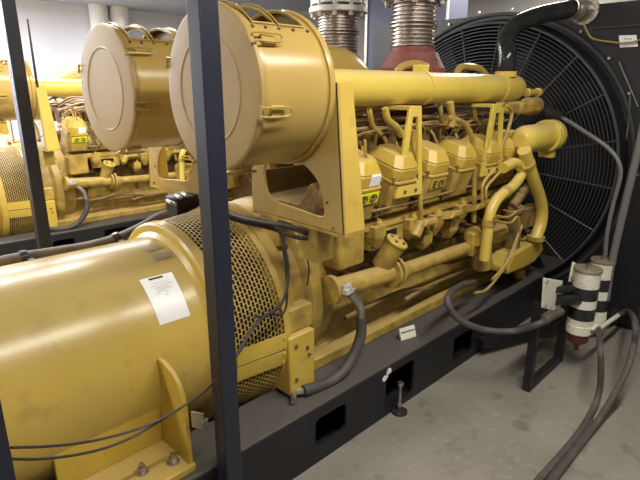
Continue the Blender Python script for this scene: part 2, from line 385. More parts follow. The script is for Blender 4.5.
# ------------------------------------------------------------------ engine
def make_engine():
    t = thing('diesel_engine', (2.5, YC, .305), 'nearer yellow V diesel engine with rocker covers and pipework, seen from its side', 'engine')
    xa, xb = 1.78, 3.5
    def mir(y, sg): return YC + sg * (YC - y)
    # block: V cross-section extruded along x
    def sec(pts, x0, x1, m, nm, bev=.006):
        A = [V((x0, y, z)) for y, z in pts]; B = [V((x1, y, z)) for y, z in pts]
        return MB().hull(A, B).build(nm, m, t, bev=bev)
    half = [(1.86, .38), (1.86, .70), (1.80, .74), (1.80, .98), (1.70, 1.06), (1.66, 1.12), (1.86, 1.24), (1.95, 1.12)]
    full = half + [(2 * YC - y, z) for y, z in reversed(half)]
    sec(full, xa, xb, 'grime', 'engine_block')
    pan = [(1.70, .306), (1.70, .365), (1.78, .375), (1.84, .52), (1.86, .56)]
    sec(pan + [(2 * YC - y, z) for y, z in reversed(pan)], 1.5, 3.55, 'engine', 'oil_pan')
    # flywheel housing
    MB().lathe([(1.41, .40), (1.41, .47), (1.47, .475), (1.475, .445), (1.57, .44), (1.60, .465), (1.66, .47), (1.67, .43), (1.79, .42), (1.79, .3)], (0, YC, ZC + .06), seg=80).build('flywheel_housing', 'engine', t)
    mb = MB()
    for k in range(24):
        a = 2 * PI * k / 24; bolt(mb, (1.655, YC + .455 * math.cos(a), ZC + .06 + .455 * math.sin(a)), (1, 0, 0), .011, .02)
    build_each(mb, 'housing_bolt', 'grime', t)
    for sg in (-1, 1):
        # mounting box with bolts
        y0 = YC + sg * .53; y1 = YC + sg * .40
        b = MB().box((1.385, y0, .325), (1.545, y1, .62)).build('mounting_box', 'yellow', t, bev=.008)
        mb = MB()
        for x, z in ((1.425, .57), (1.495, .54), (1.425, .40), (1.505, .50)):
            bolt(mb, (x, y0, z), (0, sg, 0), .009, .008)
        build_each(mb, 'box_bolt', 'brown', b)
        MB().box((1.39, YC + sg * .50, .62), (1.56, YC + sg * .40, .74)).build('bracket_cap', 'engine', t, bev=.01)
        # side inspection covers and box along the crankcase
        MB().box((1.74, YC + sg * .50, .84), (1.93, YC + sg * .36, 1.03)).build('governor_box', 'engine', t, bev=.015)
        for k in range(5):
            x = 1.97 + k * .30
            c = MB().box((x, YC + sg * .275, .46), (x + .25, YC + sg * .24, .68)).build('inspection_cover', 'engine', t, bev=.012)
            mb = MB()
            for dx in (.03, .22):
                for z in (.49, .65): bolt(mb, (x + dx, YC + sg * .275, z), (0, sg, 0), .010, .01)
            build_each(mb, 'cover_bolt', 'grime', c)
        sc_ = MB().box((1.98, YC + sg * .49, .885), (2.27, YC + sg * .42, 1.035)).build('slot_cover', 'engine', t, bev=.01)
        MB().box((2.07, YC + sg * .493, .94), (2.20, YC + sg * .489, .975)).build('slot', 'void', sc_)
        for k in range(4): bolt(mb2 := MB(), (2.0 + .25 * (k % 2), YC + sg * .49, .90 + .12 * (k // 2)), (0, sg, 0), .009, .01); mb2.build('cover_bolt', 'grime', sc_)
        # upper rail: continuous flange with clips (chain-like row)
        MB().box((1.75, YC + sg * .52, 1.075), (3.48, YC + sg * .42, 1.10)).build('manifold_rail', 'engine', t, bev=.004)
        mb = MB()
        for k in range(34):
            x = 1.80 + k * .05; s_ = .012 + .006 * random.random()
            mb.box((x - s_, YC + sg * .535, 1.10), (x + s_ * .6, YC + sg * .49, 1.125 + random.random() * .012))
            if k % 3 == 0: bolt(mb, (x + .02, YC + sg * .52, 1.087), (0, sg, 0), .011, .016)
        build_each(mb, 'rail_clip', 'brown', t)
        mb = MB().tube([(1.78, YC + sg * .545, 1.122), (2.3, YC + sg * .55, 1.118), (2.9, YC + sg * .545, 1.124), (3.45, YC + sg * .55, 1.12)], .007, 6)
        mb.build('fuel_rail', 'grime', t)
        # lower rail with angular oil-gallery lugs
        sec([(YC + sg * .44, .985), (YC + sg * .50, 1.0), (YC + sg * .50, 1.045), (YC + sg * .42, 1.06)], 1.75, 3.45, 'engine', 'gallery_rail')
        for k in range(5):
            x = 2.30 + k * .27
            A = [V((x, YC + sg * .44, .93)), V((x + .15, YC + sg * .44, .93)), V((x + .12, YC + sg * .47, .985)), V((x + .03, YC + sg * .47, .985))]
            MB().hull(A, [V((p.x, YC + sg * (.60 if i < 2 else .60), p.z + (.05 if i < 2 else .03))) for i, p in enumerate(A)]).build('gallery_lug', 'engine', t, bev=.008)
    # rocker covers: octagonal hipped boxes leaning out of the V
    def cover(x, sg, k):
        ang = math.radians(17) * (1 if sg < 0 else -1)
        R = Matrix.Rotation(ang, 3, 'X'); piv = V((x, YC + sg * .46, 1.215))
        def T(px, py, pz): return piv + R @ V((px, py, pz))
        def octo(hx, hy, c, z): return [T(-hx + c, -hy, z), T(hx - c, -hy, z), T(hx, -hy + c, z), T(hx, hy - c, z), T(hx - c, hy, z), T(-hx + c, hy, z), T(-hx, hy - c, z), T(-hx, -hy + c, z)]
        hb = MB(); hb.hull(octo(.095, .115, .02, -.10), octo(.10, .12, .025, .06))
        base = hb.build('cylinder_head', 'engine', t, bev=.005)
        mb = MB(); mb.hull(octo(.106, .126, .03, .06), octo(.106, .126, .03, .074)); mb.build('gasket_lip', 'yellow', base, bev=.003)
        mb = MB(); mb.hull(octo(.098, .118, .03, .074), octo(.098, .118, .034, .135)); 
        mb.bm.faces.ensure_lookup_table()
        mb.hull(octo(.098, .118, .034, .135), octo(.068, .078, .03, .195))
        c = mb.build('rocker_cover', 'yellow', t, bev=.007)
        mb = MB()
        for px in (-.095, .095):
            for py in (-.1, .1): mb.cyl(T(px, py, .066), T(px, py, .096), .010, seg=6)
        build_each(mb, 'cover_bolt', 'grime', c)
        if k in (0, 2):
            o = MB().hull([T(-.07, -.121, -.005), T(.075, -.121, -.005), T(.075, -.121, .05), T(-.07, -.121, .05)], [T(-.07, -.126, -.005), T(.075, -.126, -.005), T(.075, -.126, .05), T(-.07, -.126, .05)]).build('warning_sticker', 'sticker' if k == 0 else 'yellow', base)
            if sg < 0:
                o['label'] = 'vivid yellow sticker with two ringed symbols' if k == 0 else 'yellow plate with black characters'
            mb = MB()
            def ring(cx, cz, rx, rz, r=.003):
                mb.tube([T(cx + rx * math.cos(a * PI / 8), -.1275, cz + rz * math.sin(a * PI / 8)) for a in range(16)], r, 4, 0, closed=True)
            if k == 0: ring(-.03, .022, .024, .018); ring(.035, .022, .024, .018); ring(-.03, .022, .008, .01); ring(.035, .022, .008, .01)
            else:
                def bar(x0, z0, x1, z1): mb.tube([T(x0, -.1275, z0), T(x1, -.1275, z1)], .0035, 4, 0)
                bar(-.045, .005, -.045, .04); bar(-.045, .04, -.02, .04); bar(-.045, .022, -.025, .022); bar(-.045, .005, -.02, .005)
                ring(.02, .022, .015, .017, .0035); bar(.05, .005, .05, .04)
            mb.build('printed_symbols', 'darkink', o)
        if k == 0 and sg < 0:   # white patch over the near flank of the first cover
            A = [T(-.01, -.118, .082), T(.066, -.118, .082), T(.062, -.118, .132), T(-.01, -.118, .132)]; B = [T(.0, -.100, .155), T(.055, -.100, .155)]
            lb = MB(); D = V((0, -.0015, 0)); lb.hull([p + D * .4 for p in A], [p + D for p in A]); lb.hull([A[3] + D * .4, A[2] + D * .4, B[1] + D * 2, B[0] + D * 2], [A[3] + D, A[2] + D, B[1] + D * 2.6, B[0] + D * 2.6])
            lb.build('white_patch', 'paper', c)['label'] = 'white patch'
        # lifting loop
        mb = MB().tube([T(-.06, .09, .17), T(-.06, .10, .25), T(0, .10, .27), T(.06, .09, .24), T(.07, .11, .16)], .006, 6); mb.build('oil_line', 'grime', t)
    for k in range(6):
        for sg in (-1, 1): cover(1.84 + k * .294, sg, k)
    # valley: exhaust manifolds, fuel lines and clutter
    for sg in (-1, 1):
        MB().tube([(1.8, YC + sg * .16, 1.42), (3.45, YC + sg * .16, 1.42)], .075, 14, 0).build('exhaust_manifold', 'brown', t)
        mb = MB()
        for k in range(6):
            x = 1.84 + k * .294; mb.cyl((x, YC + sg * .16, 1.42), (x, YC + sg * .34, 1.30), .045)
            mb.cyl((x + .15 - .02, YC + sg * .16, 1.42), (x + .15 + .02, YC + sg * .16, 1.42), .09)
        build_each(mb, 'manifold_runner', 'brown', t)
        mb = MB()
        rnd = random.Random(3)
        for j in range(7):
            y = YC + sg * (.24 + .035 * j); z = 1.60 - .02 * j + rnd.uniform(-.01, .02)
            mb.tube([(1.75 + rnd.random() * .1, y, z - .06)] + [(1.95 + i * .3, y + rnd.uniform(-.01, .01), z + rnd.uniform(-.012, .012)) for i in range(5)] + [(3.46, y, z)], rnd.choice([.007, .009, .012]), 7, 4)
        build_each(mb, 'fuel_line', 'grime', t)
        mb = MB()
        for j in range(22):
            x = 1.8 + j * .078; y = YC + sg * rnd.uniform(.24, .42); z = 1.42
            a = rnd.uniform(.03, .08); mb.tube([(x, y, z - .05), (x + .01, y, z + .04), (x + a * .5, y - .01, z + .07), (x + a, y + sg * .05, z + .03), (x + a, y + sg * .09, z - .04)], rnd.choice([.006, .008, .010]), 6, 5)
        build_each(mb, 'injector_line', 'engine', t)
        mb = MB()
        for j in range(10):
            x = 1.9 + j * .16; mb.box((x, YC + sg * .30, 1.36), (x + .06, YC + sg * .40, 1.44 + rnd.random() * .04)); mb.cyl((x + .03, YC + sg * .28, 1.42), (x + .03, YC + sg * .28, 1.50), .02, seg=10)
        build_each(mb, 'line_clamp', 'grime', t)
    # intake manifold pipes
    for sg in (-1, 1):
        yp = YC + sg * .44; zp = 1.697; r = .083
        prof = [(1.42, r), (3.47, r), (3.525, r * .97), (3.565, r * .82), (3.59, r * .55), (3.60, .012)]
        p = MB().lathe(prof, (0, yp, zp), seg=40).build('intake_pipe', 'pipe', t)
        for x in (2.42, 3.28): MB().lathe([(x, r), (x, r + .006), (x + .035, r + .006), (x + .035, r)], (0, yp, zp), seg=40, cap=False).build('pipe_band', 'pipe', p)
        for x in (2.42,): MB().box((x - .03, yp - .02, zp + r - .01), (x + .05, yp + .03, zp + r + .035)).build('pipe_lug', 'pipe', p, bev=.004)
        MB().cyl((3.58, yp - sg * -.03, zp - .03), (3.84, yp - sg * -.03, zp - .03), .022).cyl((3.83, yp - sg * -.03, zp - .03), (3.86, yp - sg * -.03, zp - .03), .030).cyl((3.66, yp - sg * -.03, zp - .03), (3.68, yp - sg * -.03, zp - .03), .028).build('vent_stub', 'pipe', p)
        # little drain elbows below the pipe
        for x in (2.0, 2.62, 2.72, 3.0):
            MB().tube([(x, yp, zp - r + .01), (x + .005, yp - .01, zp - r - .05), (x + .04, yp, zp - r - .10), (x + .1, yp, zp - r - .14)], .013, 8).build('pipe_elbow', 'engine', t)
        # trapezoid stays
        for cx, (o_, h_) in ((0, ([(411, 106), (422, 106), (422.5, 194), (396, 199)], [(413.5, 117), (418.5, 117), (419, 181), (404, 184.5)])),
                             (1, ([(494, 104), (504, 104), (502, 172), (481.5, 177)], [(496.5, 113), (501, 113), (499, 160.5), (488, 163)]))):
            ys = 1.53
            O = [on_y(u, v, ys) for u, v in o_]; H = [on_y(u, v, ys) for u, v in h_]
            if sg > 0:
                O = [V((p.x, 2 * YC - p.y, p.z)) for p in O]; H = [V((p.x, 2 * YC - p.y, p.z)) for p in H]
            mb = MB().plate(O, [H], (0, -sg * .018, 0))
            # return flange up to the pipe
            c = (O[0] + O[1]) / 2; w = (O[1] - O[0]).length
            mb.box((c.x - w / 2, ys if sg < 0 else 2 * YC - ys, c.z - .02), (c.x + w / 2, yp, c.z + .0))
            st = mb.build('pipe_stay', 'pipe', t, bev=.003)
            b = MB()
            lo = [O[3].lerp(O[2], k) + V((0, 0, .03)) for k in (.3, .7)]
            for p in lo: bolt(b, p, (0, sg, 0), .009, .008)
            build_each(b, 'stay_bolt', 'brown', st)
    # long slanting lines crossing in front of the heads
    for pts, r, m in (([(447, 118), (455, 119), (467, 127), (473, 145), (474, 180), (474, 222)], .015, 'engine'), ([(413, 130), (416, 165), (420, 200), (421, 228)], .014, 'engine'),
                      ([(450, 102), (452, 120), (451, 127)], .02, 'engine'), ([(507, 106), (512, 112), (508, 130), (500, 150)], .011, 'engine'),
                      ([(385, 108), (388, 120), (397, 128), (402, 135)], .018, 'engine'), ([(365, 140), (366, 156), (372, 160)], .007, 'engine')):
        MB().tube([on_y(u, v, 1.56) for u, v in pts], r, 10).build('riser_pipe', m, t)
    # slanted capped canister and long water pipe low on the side
    a = on_y(381, 266, 1.64); b = on_y(396, 243, 1.57)
    c = MB().cyl(a, b, .056, seg=32).build('filler_canister', 'engine', t, bev=.006)
    d = (b - a).normalized()
    mb = MB().cyl(b, b + d * .018, .062, seg=32)
    mb.build('canister_cap', 'yellow', c, bev=.005)
    q = d.to_track_quat('Z', 'Y'); mb = MB()
    for k in range(4): p = b + d * .018 + q @ V((.036 * math.cos(k * PI / 2), .036 * math.sin(k * PI / 2), 0)); mb.cyl(p, p + d * .012, .009, seg=6)
    build_each(mb, 'cap_bolt', 'grime', c)
    A = on_y(398, 272, 1.60); B = on_y(472, 246, 1.60)
    MB().tube([A, A.lerp(B, .5), B], .040, 16, 2).build('water_pipe', 'engine', t)
    mb = MB(); mb.ball(on_y(400, 272, 1.60), .055, (1.3, 1, 1)); mb.build('pipe_bulb', 'engine', t)
    A2 = on_y(330, 290, 1.62); B2 = on_y(392, 272, 1.62)
    MB().tube([A2, A2.lerp(B2, .5), B2], .052, 16, 2).build('oil_cooler_pipe', 'engine', t)
    mb = MB(); p = A2.lerp(B2, .93); dd = (B2 - A2).normalized()
    mb.cyl(p, p + dd * .02, .085, seg=28); mb.cyl(p + dd * .035, p + dd * .055, .09, seg=28); mb.cyl(A2 - dd * .01, A2 + dd * .02, .07)
    build_each(mb, 'pipe_flange', 'engine', t)
    mb = MB(); p = on_y(350, 292, 1.53)
    for k in range(7): mb.box(p + V((random.uniform(-.04, .04), random.uniform(-.02, .02), random.uniform(-.02, .04))), p + V((random.uniform(-.02, .03), .02, random.uniform(-.03, .02))))
    build_each(mb, 'terminal', 'zinc', t)
    for u0, v0, sc in ((413, 224, 1), (437, 220, 1.1), (462, 210, 1), (426, 238, .8), (452, 226, .9), (378, 232, .9)):
        p = on_y(u0, v0, 1.60)
        w = MB().box(p + V((-.05 * sc, -.02, -.03)), p + V((.05 * sc, .14, .035)))
        w.hull([p + V((-.045 * sc, -.02, -.03)), p + V((.045 * sc, -.02, -.03)), p + V((.045 * sc, .06, -.03)), p + V((-.045 * sc, .06, -.03))], [p + V((-.02, .01, -.09 * sc)), p + V((.02, .01, -.09 * sc)), p + V((.02, .05, -.09 * sc)), p + V((-.02, .05, -.09 * sc))])
        l = w.build('bracket_lug', 'engine', t, bev=.006)
        MB().cyl(p + V((0, -.005, .03)), p + V((0, -.005, .055)), .022 * sc, seg=16).cyl(p + V((0, -.005, .055)), p + V((0, -.005, .068)), .012, seg=6).build('lug_plug', 'yellow', l)
    # filler tube standing near the second stay
    MB().cyl(on_y(415, 236, 1.56), on_y(421, 222, 1.56), .03).build('dipstick_tube', 'engine', t)
    MB().tube([on_y(u, v, 1.585) for u, v in [(393, 262), (400, 274), (404, 282), (396, 283)]], .010, 8).build('drain_line', 'engine', t)
    for pts in ([(437, 262), (452, 262), (470, 258)], [(405, 300), (430, 285), (470, 268)], [(345, 318), (400, 292), (430, 288)]):
        MB().tube([on_y(u, v, 1.68) for u, v in pts], .014, 8).build('oil_line', 'grime', t)
    # front end: gear case, water pump, elbows
    MB().box((3.45, YC - .42, .42), (3.60, YC + .42, 1.32)).build('gear_case', 'engine', t, bev=.03)
    yd = 1.485; zd = on_y(540, 137, yd).z
    MB().lathe([(3.26, .05), (3.29, .075), (3.34, .088), (3.74, .090)], (0, yd, zd), seg=36).box((3.46, yd, zd - .05), (3.56, 1.75, zd + .04)).build('aftercooler_drum', 'pipe', t, bev=.008)
    w = MB(); w.cyl((3.65, yd, zd), (3.68, yd, zd), .110, seg=36); w.cyl((3.69, yd, zd), (3.76, yd, zd), .110, seg=36); w.lathe([(3.76, .105), (3.785, .085), (3.785, .045), (3.74, .04), (3.74, .005)], (0, yd, zd), seg=30, cap=False)
    w.box((3.69, yd - .05, zd - .15), (3.75, yd + .05, zd - .07))
    w.build('drum_flange', 'pipe', t, bev=.006)
    w = MB(); w.box((3.42, 1.56, 1.53), (3.72, 1.76, 1.61)).cyl((3.60, 1.62, 1.575), (3.78, 1.62, 1.575), .06); w.build('thermostat_housing', 'engine', t, bev=.02)
    w = MB(); w.tube([on_y(u, v, 1.44) for u, v in [(524, 150), (532, 176), (541, 203), (541, 222), (535, 240)]], .042, 16); w.build('coolant_downpipe', 'pipe', t)
    w = MB(); w.tube([on_y(u, v, 1.47) for u, v in [(503, 168), (515, 163), (522, 171), (514, 185), (498, 198), (490, 214), (487, 236), (484, 260)]], .034, 16); w.build('coolant_elbow', 'pipe', t)
    w = MB(); w.tube([on_y(u, v, 1.47) for u, v in [(489, 220), (488, 226)]], .041, 16, 0); w.tube([on_y(u, v, 1.47) for u, v in [(507, 190.5), (504, 193.5)]], .040, 16, 0); build_each(w, 'elbow_band', 'engine', t)
    w = MB(); w.cyl(on_y(473, 237, 1.56), on_y(500, 232, 1.56), .070, seg=28); w.cyl(on_y(482, 240, 1.54), on_y(482, 268, 1.54), .062, seg=28); w.box(on_y(466, 232, 1.6), on_y(478, 255, 1.54)); w.build('water_pump', 'engine', t, bev=.01)
    w = MB(); w.cyl(on_y(482, 240, 1.54), on_y(510, 245, 1.7), .05); w.box(on_y(486, 250, 1.75), on_y(510, 290, 1.9)); w.build('pump_body', 'grime', t, bev=.015)
    w = MB()
    for k in range(8): a = k * PI / 4; bolt(w, (3.76, yd + .098 * math.cos(a), zd + .098 * math.sin(a)), (1, 0, 0), .009, .012)
    build_each(w, 'flange_bolt', 'grime', t)
    w = MB(); w.cyl(on_y(536, 236, 1.44), on_y(535.5, 240, 1.44), .062, seg=24); w.cyl(on_y(527, 163, 1.44), on_y(528, 166, 1.44), .050, seg=24); build_each(w, 'pipe_collar', 'engine', t); w = MB()
    O = [on_y(u, v, 1.44) for u, v in [(508, 268), (514, 254), (533, 243), (542, 238), (544, 250), (535, 262), (523, 269), (508, 275)]]
    w.plate(O, [], (0, .2, 0)); w.build('front_housing', 'yellow', t, bev=.015)
    w = MB(); w.cyl(on_y(511, 250, 1.52), on_y(513, 205, 1.52), .058, seg=24); w.cyl(on_y(513, 212, 1.52), on_y(513, 207, 1.52), .072, seg=24); w.ball(on_y(521, 192, 1.50), .04); w.cyl(on_y(512, 207, 1.50), on_y(526, 186, 1.50), .036); w.box(on_y(516, 213, 1.48), on_y(527, 222, 1.56)); w.build('regulator_housing', 'grime', t, bev=.008)
    for pts in ([(494, 170), (483, 184), (482, 200)], [(500, 172), (487, 187), (486, 198)], [(495, 221), (510, 223), (518, 217), (519, 232)], [(495, 216), (508, 217), (516, 212)], [(522, 225), (512, 255), (500, 274), (486, 290), (475, 293)], [(519, 232), (507, 262), (492, 280)]):
        MB().tube([on_y(u, v, 1.42) for u, v in pts], .0085, 8, 6).build('steel_line', 'engine', t)
    MB().cyl(on_y(519, 268, 1.58), on_y(520, 292, 1.58), .045).build('drain_leg', 'engine', t)
    rnd = random.Random(11); w = MB()
    for j in range(26):
        p = on_y(rnd.uniform(488, 528), rnd.uniform(192, 268), 1.56 + rnd.uniform(-.05, .05)); s_ = rnd.uniform(.008, .022)
        if j % 2: w.box(p - V((s_, s_, s_)), p + V((s_, s_, s_ * .7)))
        else: w.cyl(p, p + V((rnd.uniform(-.05, .05), -.03, rnd.uniform(-.05, .05))), s_ * .6, seg=8)
    build_each(w, 'front_fitting', 'grime', t)
    rnd = random.Random(5); w = MB()
    for j in range(34):   # small castings between block and rails
        x = rnd.uniform(1.95, 3.4); z = rnd.uniform(.72, 1.0); s_ = rnd.uniform(.015, .04)
        if j % 3: w.box((x - s_, 1.74, z - s_ * .6), (x + s_, 1.84, z + s_ * .6))
        else: w.cyl((x, 1.72, z), (x, 1.82, z), s_ * .6, seg=10)
    build_each(w, 'side_fitting', 'grime', t)
    # turbochargers
    for tx, y, nm in ((2.74, 1.97, 0), (2.67, 2.52, 1)):
        w = MB(); w.lathe([(-.12, .06), (-.10, .12), (0, .15), (.10, .12), (.13, .07)], (tx, y, 1.60), (1, 0, 0), 32); w.cyl((2.40, y, 1.60), (2.95, y, 1.60), .075)
        tb = w.build('turbocharger', 'maroon', t)
        w = MB(); w.lathe([(0, .13), (.04, .20), (.07, .20), (.09, .185), (.16, .15), (.165, .13), (.19, .13)], (tx, y, 1.74), (0, 0, 1), 36); w.build('heat_shield', 'maroon', tb)
        w = MB()
        for k in range(12): a = k * PI / 6; bolt(w, (tx + .165 * math.cos(a), y + .165 * math.sin(a), 1.845), (0, 0, 1), .012, .015)
        build_each(w, 'shield_bolt', 'brown', tb)
    w = MB(); w.tube([(2.62, 2.28, 1.62), (2.50, 2.22, 1.72), (2.35, 2.2, 1.80), (2.15, 2.22, 1.80), (2.0, 2.25, 1.72), (1.95, 2.25, 1.6)], .12, 20); w.build('compressor_elbow', 'tan', t)
    w = MB(); w.tube([(2.55, 1.85, 1.70), (2.45, 1.85, 1.79), (2.58, 1.83, 1.83), (2.72, 1.80, 1.80)], .022, 10); w.tube([(3.05, 1.85, 1.72), (3.1, 1.85, 1.82), (3.3, 1.83, 1.82), (3.42, 1.82, 1.76)], .022, 10); build_each(w, 'oil_return_line', 'tan', t)
    return t
eng1 = make_engine()

# ------------------------------------------------------------------ air cleaners
def make_air_cleaner(sg):
    y = YC + sg * .445; z = 1.69; xf, xb = 1.095, 1.44; R = .288
    lab = 'large tan round air cleaner canister nearest the camera, behind the tall dark blue post' if sg < 0 else 'large tan round air cleaner canister with flat lid, left of the foreground post'
    t = thing('air_cleaner', (xf, y, z), lab, 'air filter')
    o = (0, y, z)
    MB().lathe([(xf - .001, .006), (xf - .001, .10), (xf, .184), (xf - .003, .188), (xf - .003, .192), (xf, .196), (xf + .002, .272), (xf + .004, .288), (xf + .009, .296), (xf + .022, .297), (xf + .022, .28)], o, seg=96).build('lid', 'lid', t, angle=8)
    # body wall with two real openings on top
    bm = bmesh.new(); nA = 96; xs = [xf + .02, xf + .05, xf + .06, xf + .155, xf + .175, xf + .29, xf + .31, xb]
    def P(x, a, r=R): return V((x, y + r * math.cos(a), z + r * math.sin(a)))
    # (angles measured from +Y; camera side is 180 deg, top is 90)
    for i in range(len(xs) - 1):
        for k in range(nA):
            a = 2 * PI * k / nA; am = math.degrees(a + PI / nA)
            if i in (2, 4) and 60 < am < 131: continue
            bm.faces.new([bm.verts.new(p) for p in (P(xs[i], a), P(xs[i + 1], a), P(xs[i + 1], a + 2 * PI / nA), P(xs[i], a + 2 * PI / nA))])
    bmesh.ops.remove_doubles(bm, verts=bm.verts[:], dist=1e-5)
    mb = MB(); mb.bm.free(); mb.bm = bm; b = mb.build('canister_body', 'tan', t)
    sm = b.modifiers.new('s', 'SOLIDIFY'); sm.thickness = .005; sm.offset = -1
    MB().lathe([(xb - .015, .2), (xb - .015, .296), (xb, .30), (xb + .012, .296), (xb + .012, .05)], o, seg=80).build('rear_flange', 'tan', t)
    MB().lathe([(xf + .05, .05), (xf + .05, .20), (xb - .02, .20), (xb - .02, .05)], o, seg=48).build('filter_element', 'void', t)
    # bead frames and rivets round the openings
    for x0, x1 in ((xf + .06, xf + .155), (xf + .175, xf + .29)):
        mb = MB(); f = lambda x, d: P(x, math.radians(d), R + .004)
        loop = [f(x0, 60 + 71 * i / 12) for i in range(13)] + [f(x1, 131 - 71 * i / 12) for i in range(13)]
        mb.tube(loop, .004, 6, 0, closed=True); mb.build('opening_frame', 'tan', t)
        MB().tube([P(x0 - .005, math.radians(d), R + .004 + .010 * math.sin(math.radians((d - 55) * 180 / 82))) for d in range(55, 138, 4)], .0026, 6, 0).build('guard_hoop', 'tan', t)
    mb = MB()
    for x in (xf + .05, xf + .105, xf + .165, xf + .23, xf + .30):
        for d in (57, 135): mb.cyl(P(x, math.radians(d), R - .002), P(x, math.radians(d), R + .006), .006, seg=8)
    build_each(mb, 'rivet', 'brown', t)
    # latches over the lid joint
    for d in (147, 193, 253, 20, 75 + 225):
        a = math.radians(d); mb = MB()
        er = V((0, math.cos(a), math.sin(a))); et = V((0, -math.sin(a), math.cos(a))); c = V((xf, y, z))
        def Q(dx, dt, dr): return c + V((dx, 0, 0)) + er * (R + dr) + et * dt
        mb.hull([Q(.05, -.018, 0), Q(.11, -.018, 0), Q(.11, .018, 0), Q(.05, .018, 0)], [Q(.05, -.016, .014), Q(.11, -.014, .01), Q(.11, .014, .01), Q(.05, .016, .014)])
        mb.tube([Q(-.004, -.014, .012), Q(.03, -.016, .024), Q(.10, -.016, .022), Q(.125, -.01, .026), Q(.125, .01, .026), Q(.10, .016, .022), Q(.03, .016, .024), Q(-.004, .014, .012)], .004, 6, 3)
        mb.cyl(Q(.0, -.022, .014), Q(.0, .022, .014), .006, seg=8)
        mb.build('latch', 'tan', t)
    # support bracket: big plate across, with an opening, and outer flange
    xp = 1.452; f = lambda yy, zz: V((xp, YC + sg * (YC - yy), zz))
    outer = [(1.372, 1.72), (1.355, 1.52), (1.325, 1.142), (1.91, 1.155), (1.91, 1.45), (1.8, 1.47), (1.75, 1.72)]
    hole = [(1.50, 1.36), (1.46, 1.31), (1.44, 1.22), (1.47, 1.195), (1.60, 1.205), (1.74, 1.215), (1.80, 1.25), (1.82, 1.33), (1.80, 1.375), (1.72, 1.385), (1.58, 1.40)]
    w = MB().plate([f(*p) for p in outer], [SM([f(*p) for p in hole])], (.014, 0, 0))
    br = w.build('support_bracket', 'tan', t, bev=.003)
    g = lambda x, yy, zz: V((x, YC + sg * (YC - yy), zz))
    w = MB().hull([g(xp, 1.372, 1.72), g(xp + .085, 1.372, 1.72), g(xp + .125, 1.325, 1.142), g(xp, 1.325, 1.142)], [g(xp, 1.384, 1.72), g(xp + .085, 1.384, 1.72), g(xp + .125, 1.337, 1.142), g(xp, 1.337, 1.142)])
    w.build('bracket_flange', 'drum', br, bev=.003)
    w = MB().hull([g(xp, 1.325, 1.142), g(xp + .125, 1.325, 1.142), g(xp + .125, 1.91, 1.15), g(xp, 1.91, 1.15)], [g(xp, 1.325, 1.13), g(xp + .125, 1.325, 1.13), g(xp + .125, 1.91, 1.138), g(xp, 1.91, 1.138)])
    w.box(g(xp + .02, 1.5, .98), g(xp + .12, 1.62, 1.135))
    w.box(g(xp + .02, 1.75, 1.0), g(xp + .12, 1.88, 1.14))
    w.build('bracket_base', 'engine', br)
    w = MB(); 
    for p in ((1.42, 1.26), (1.355 + .03, 1.16)): bolt(w, f(*p), (-1, 0, 0), .006, .006)
    build_each(w, 'bracket_bolt', 'brown', br)
    return t
ac = [make_air_cleaner(-1), make_air_cleaner(1)]

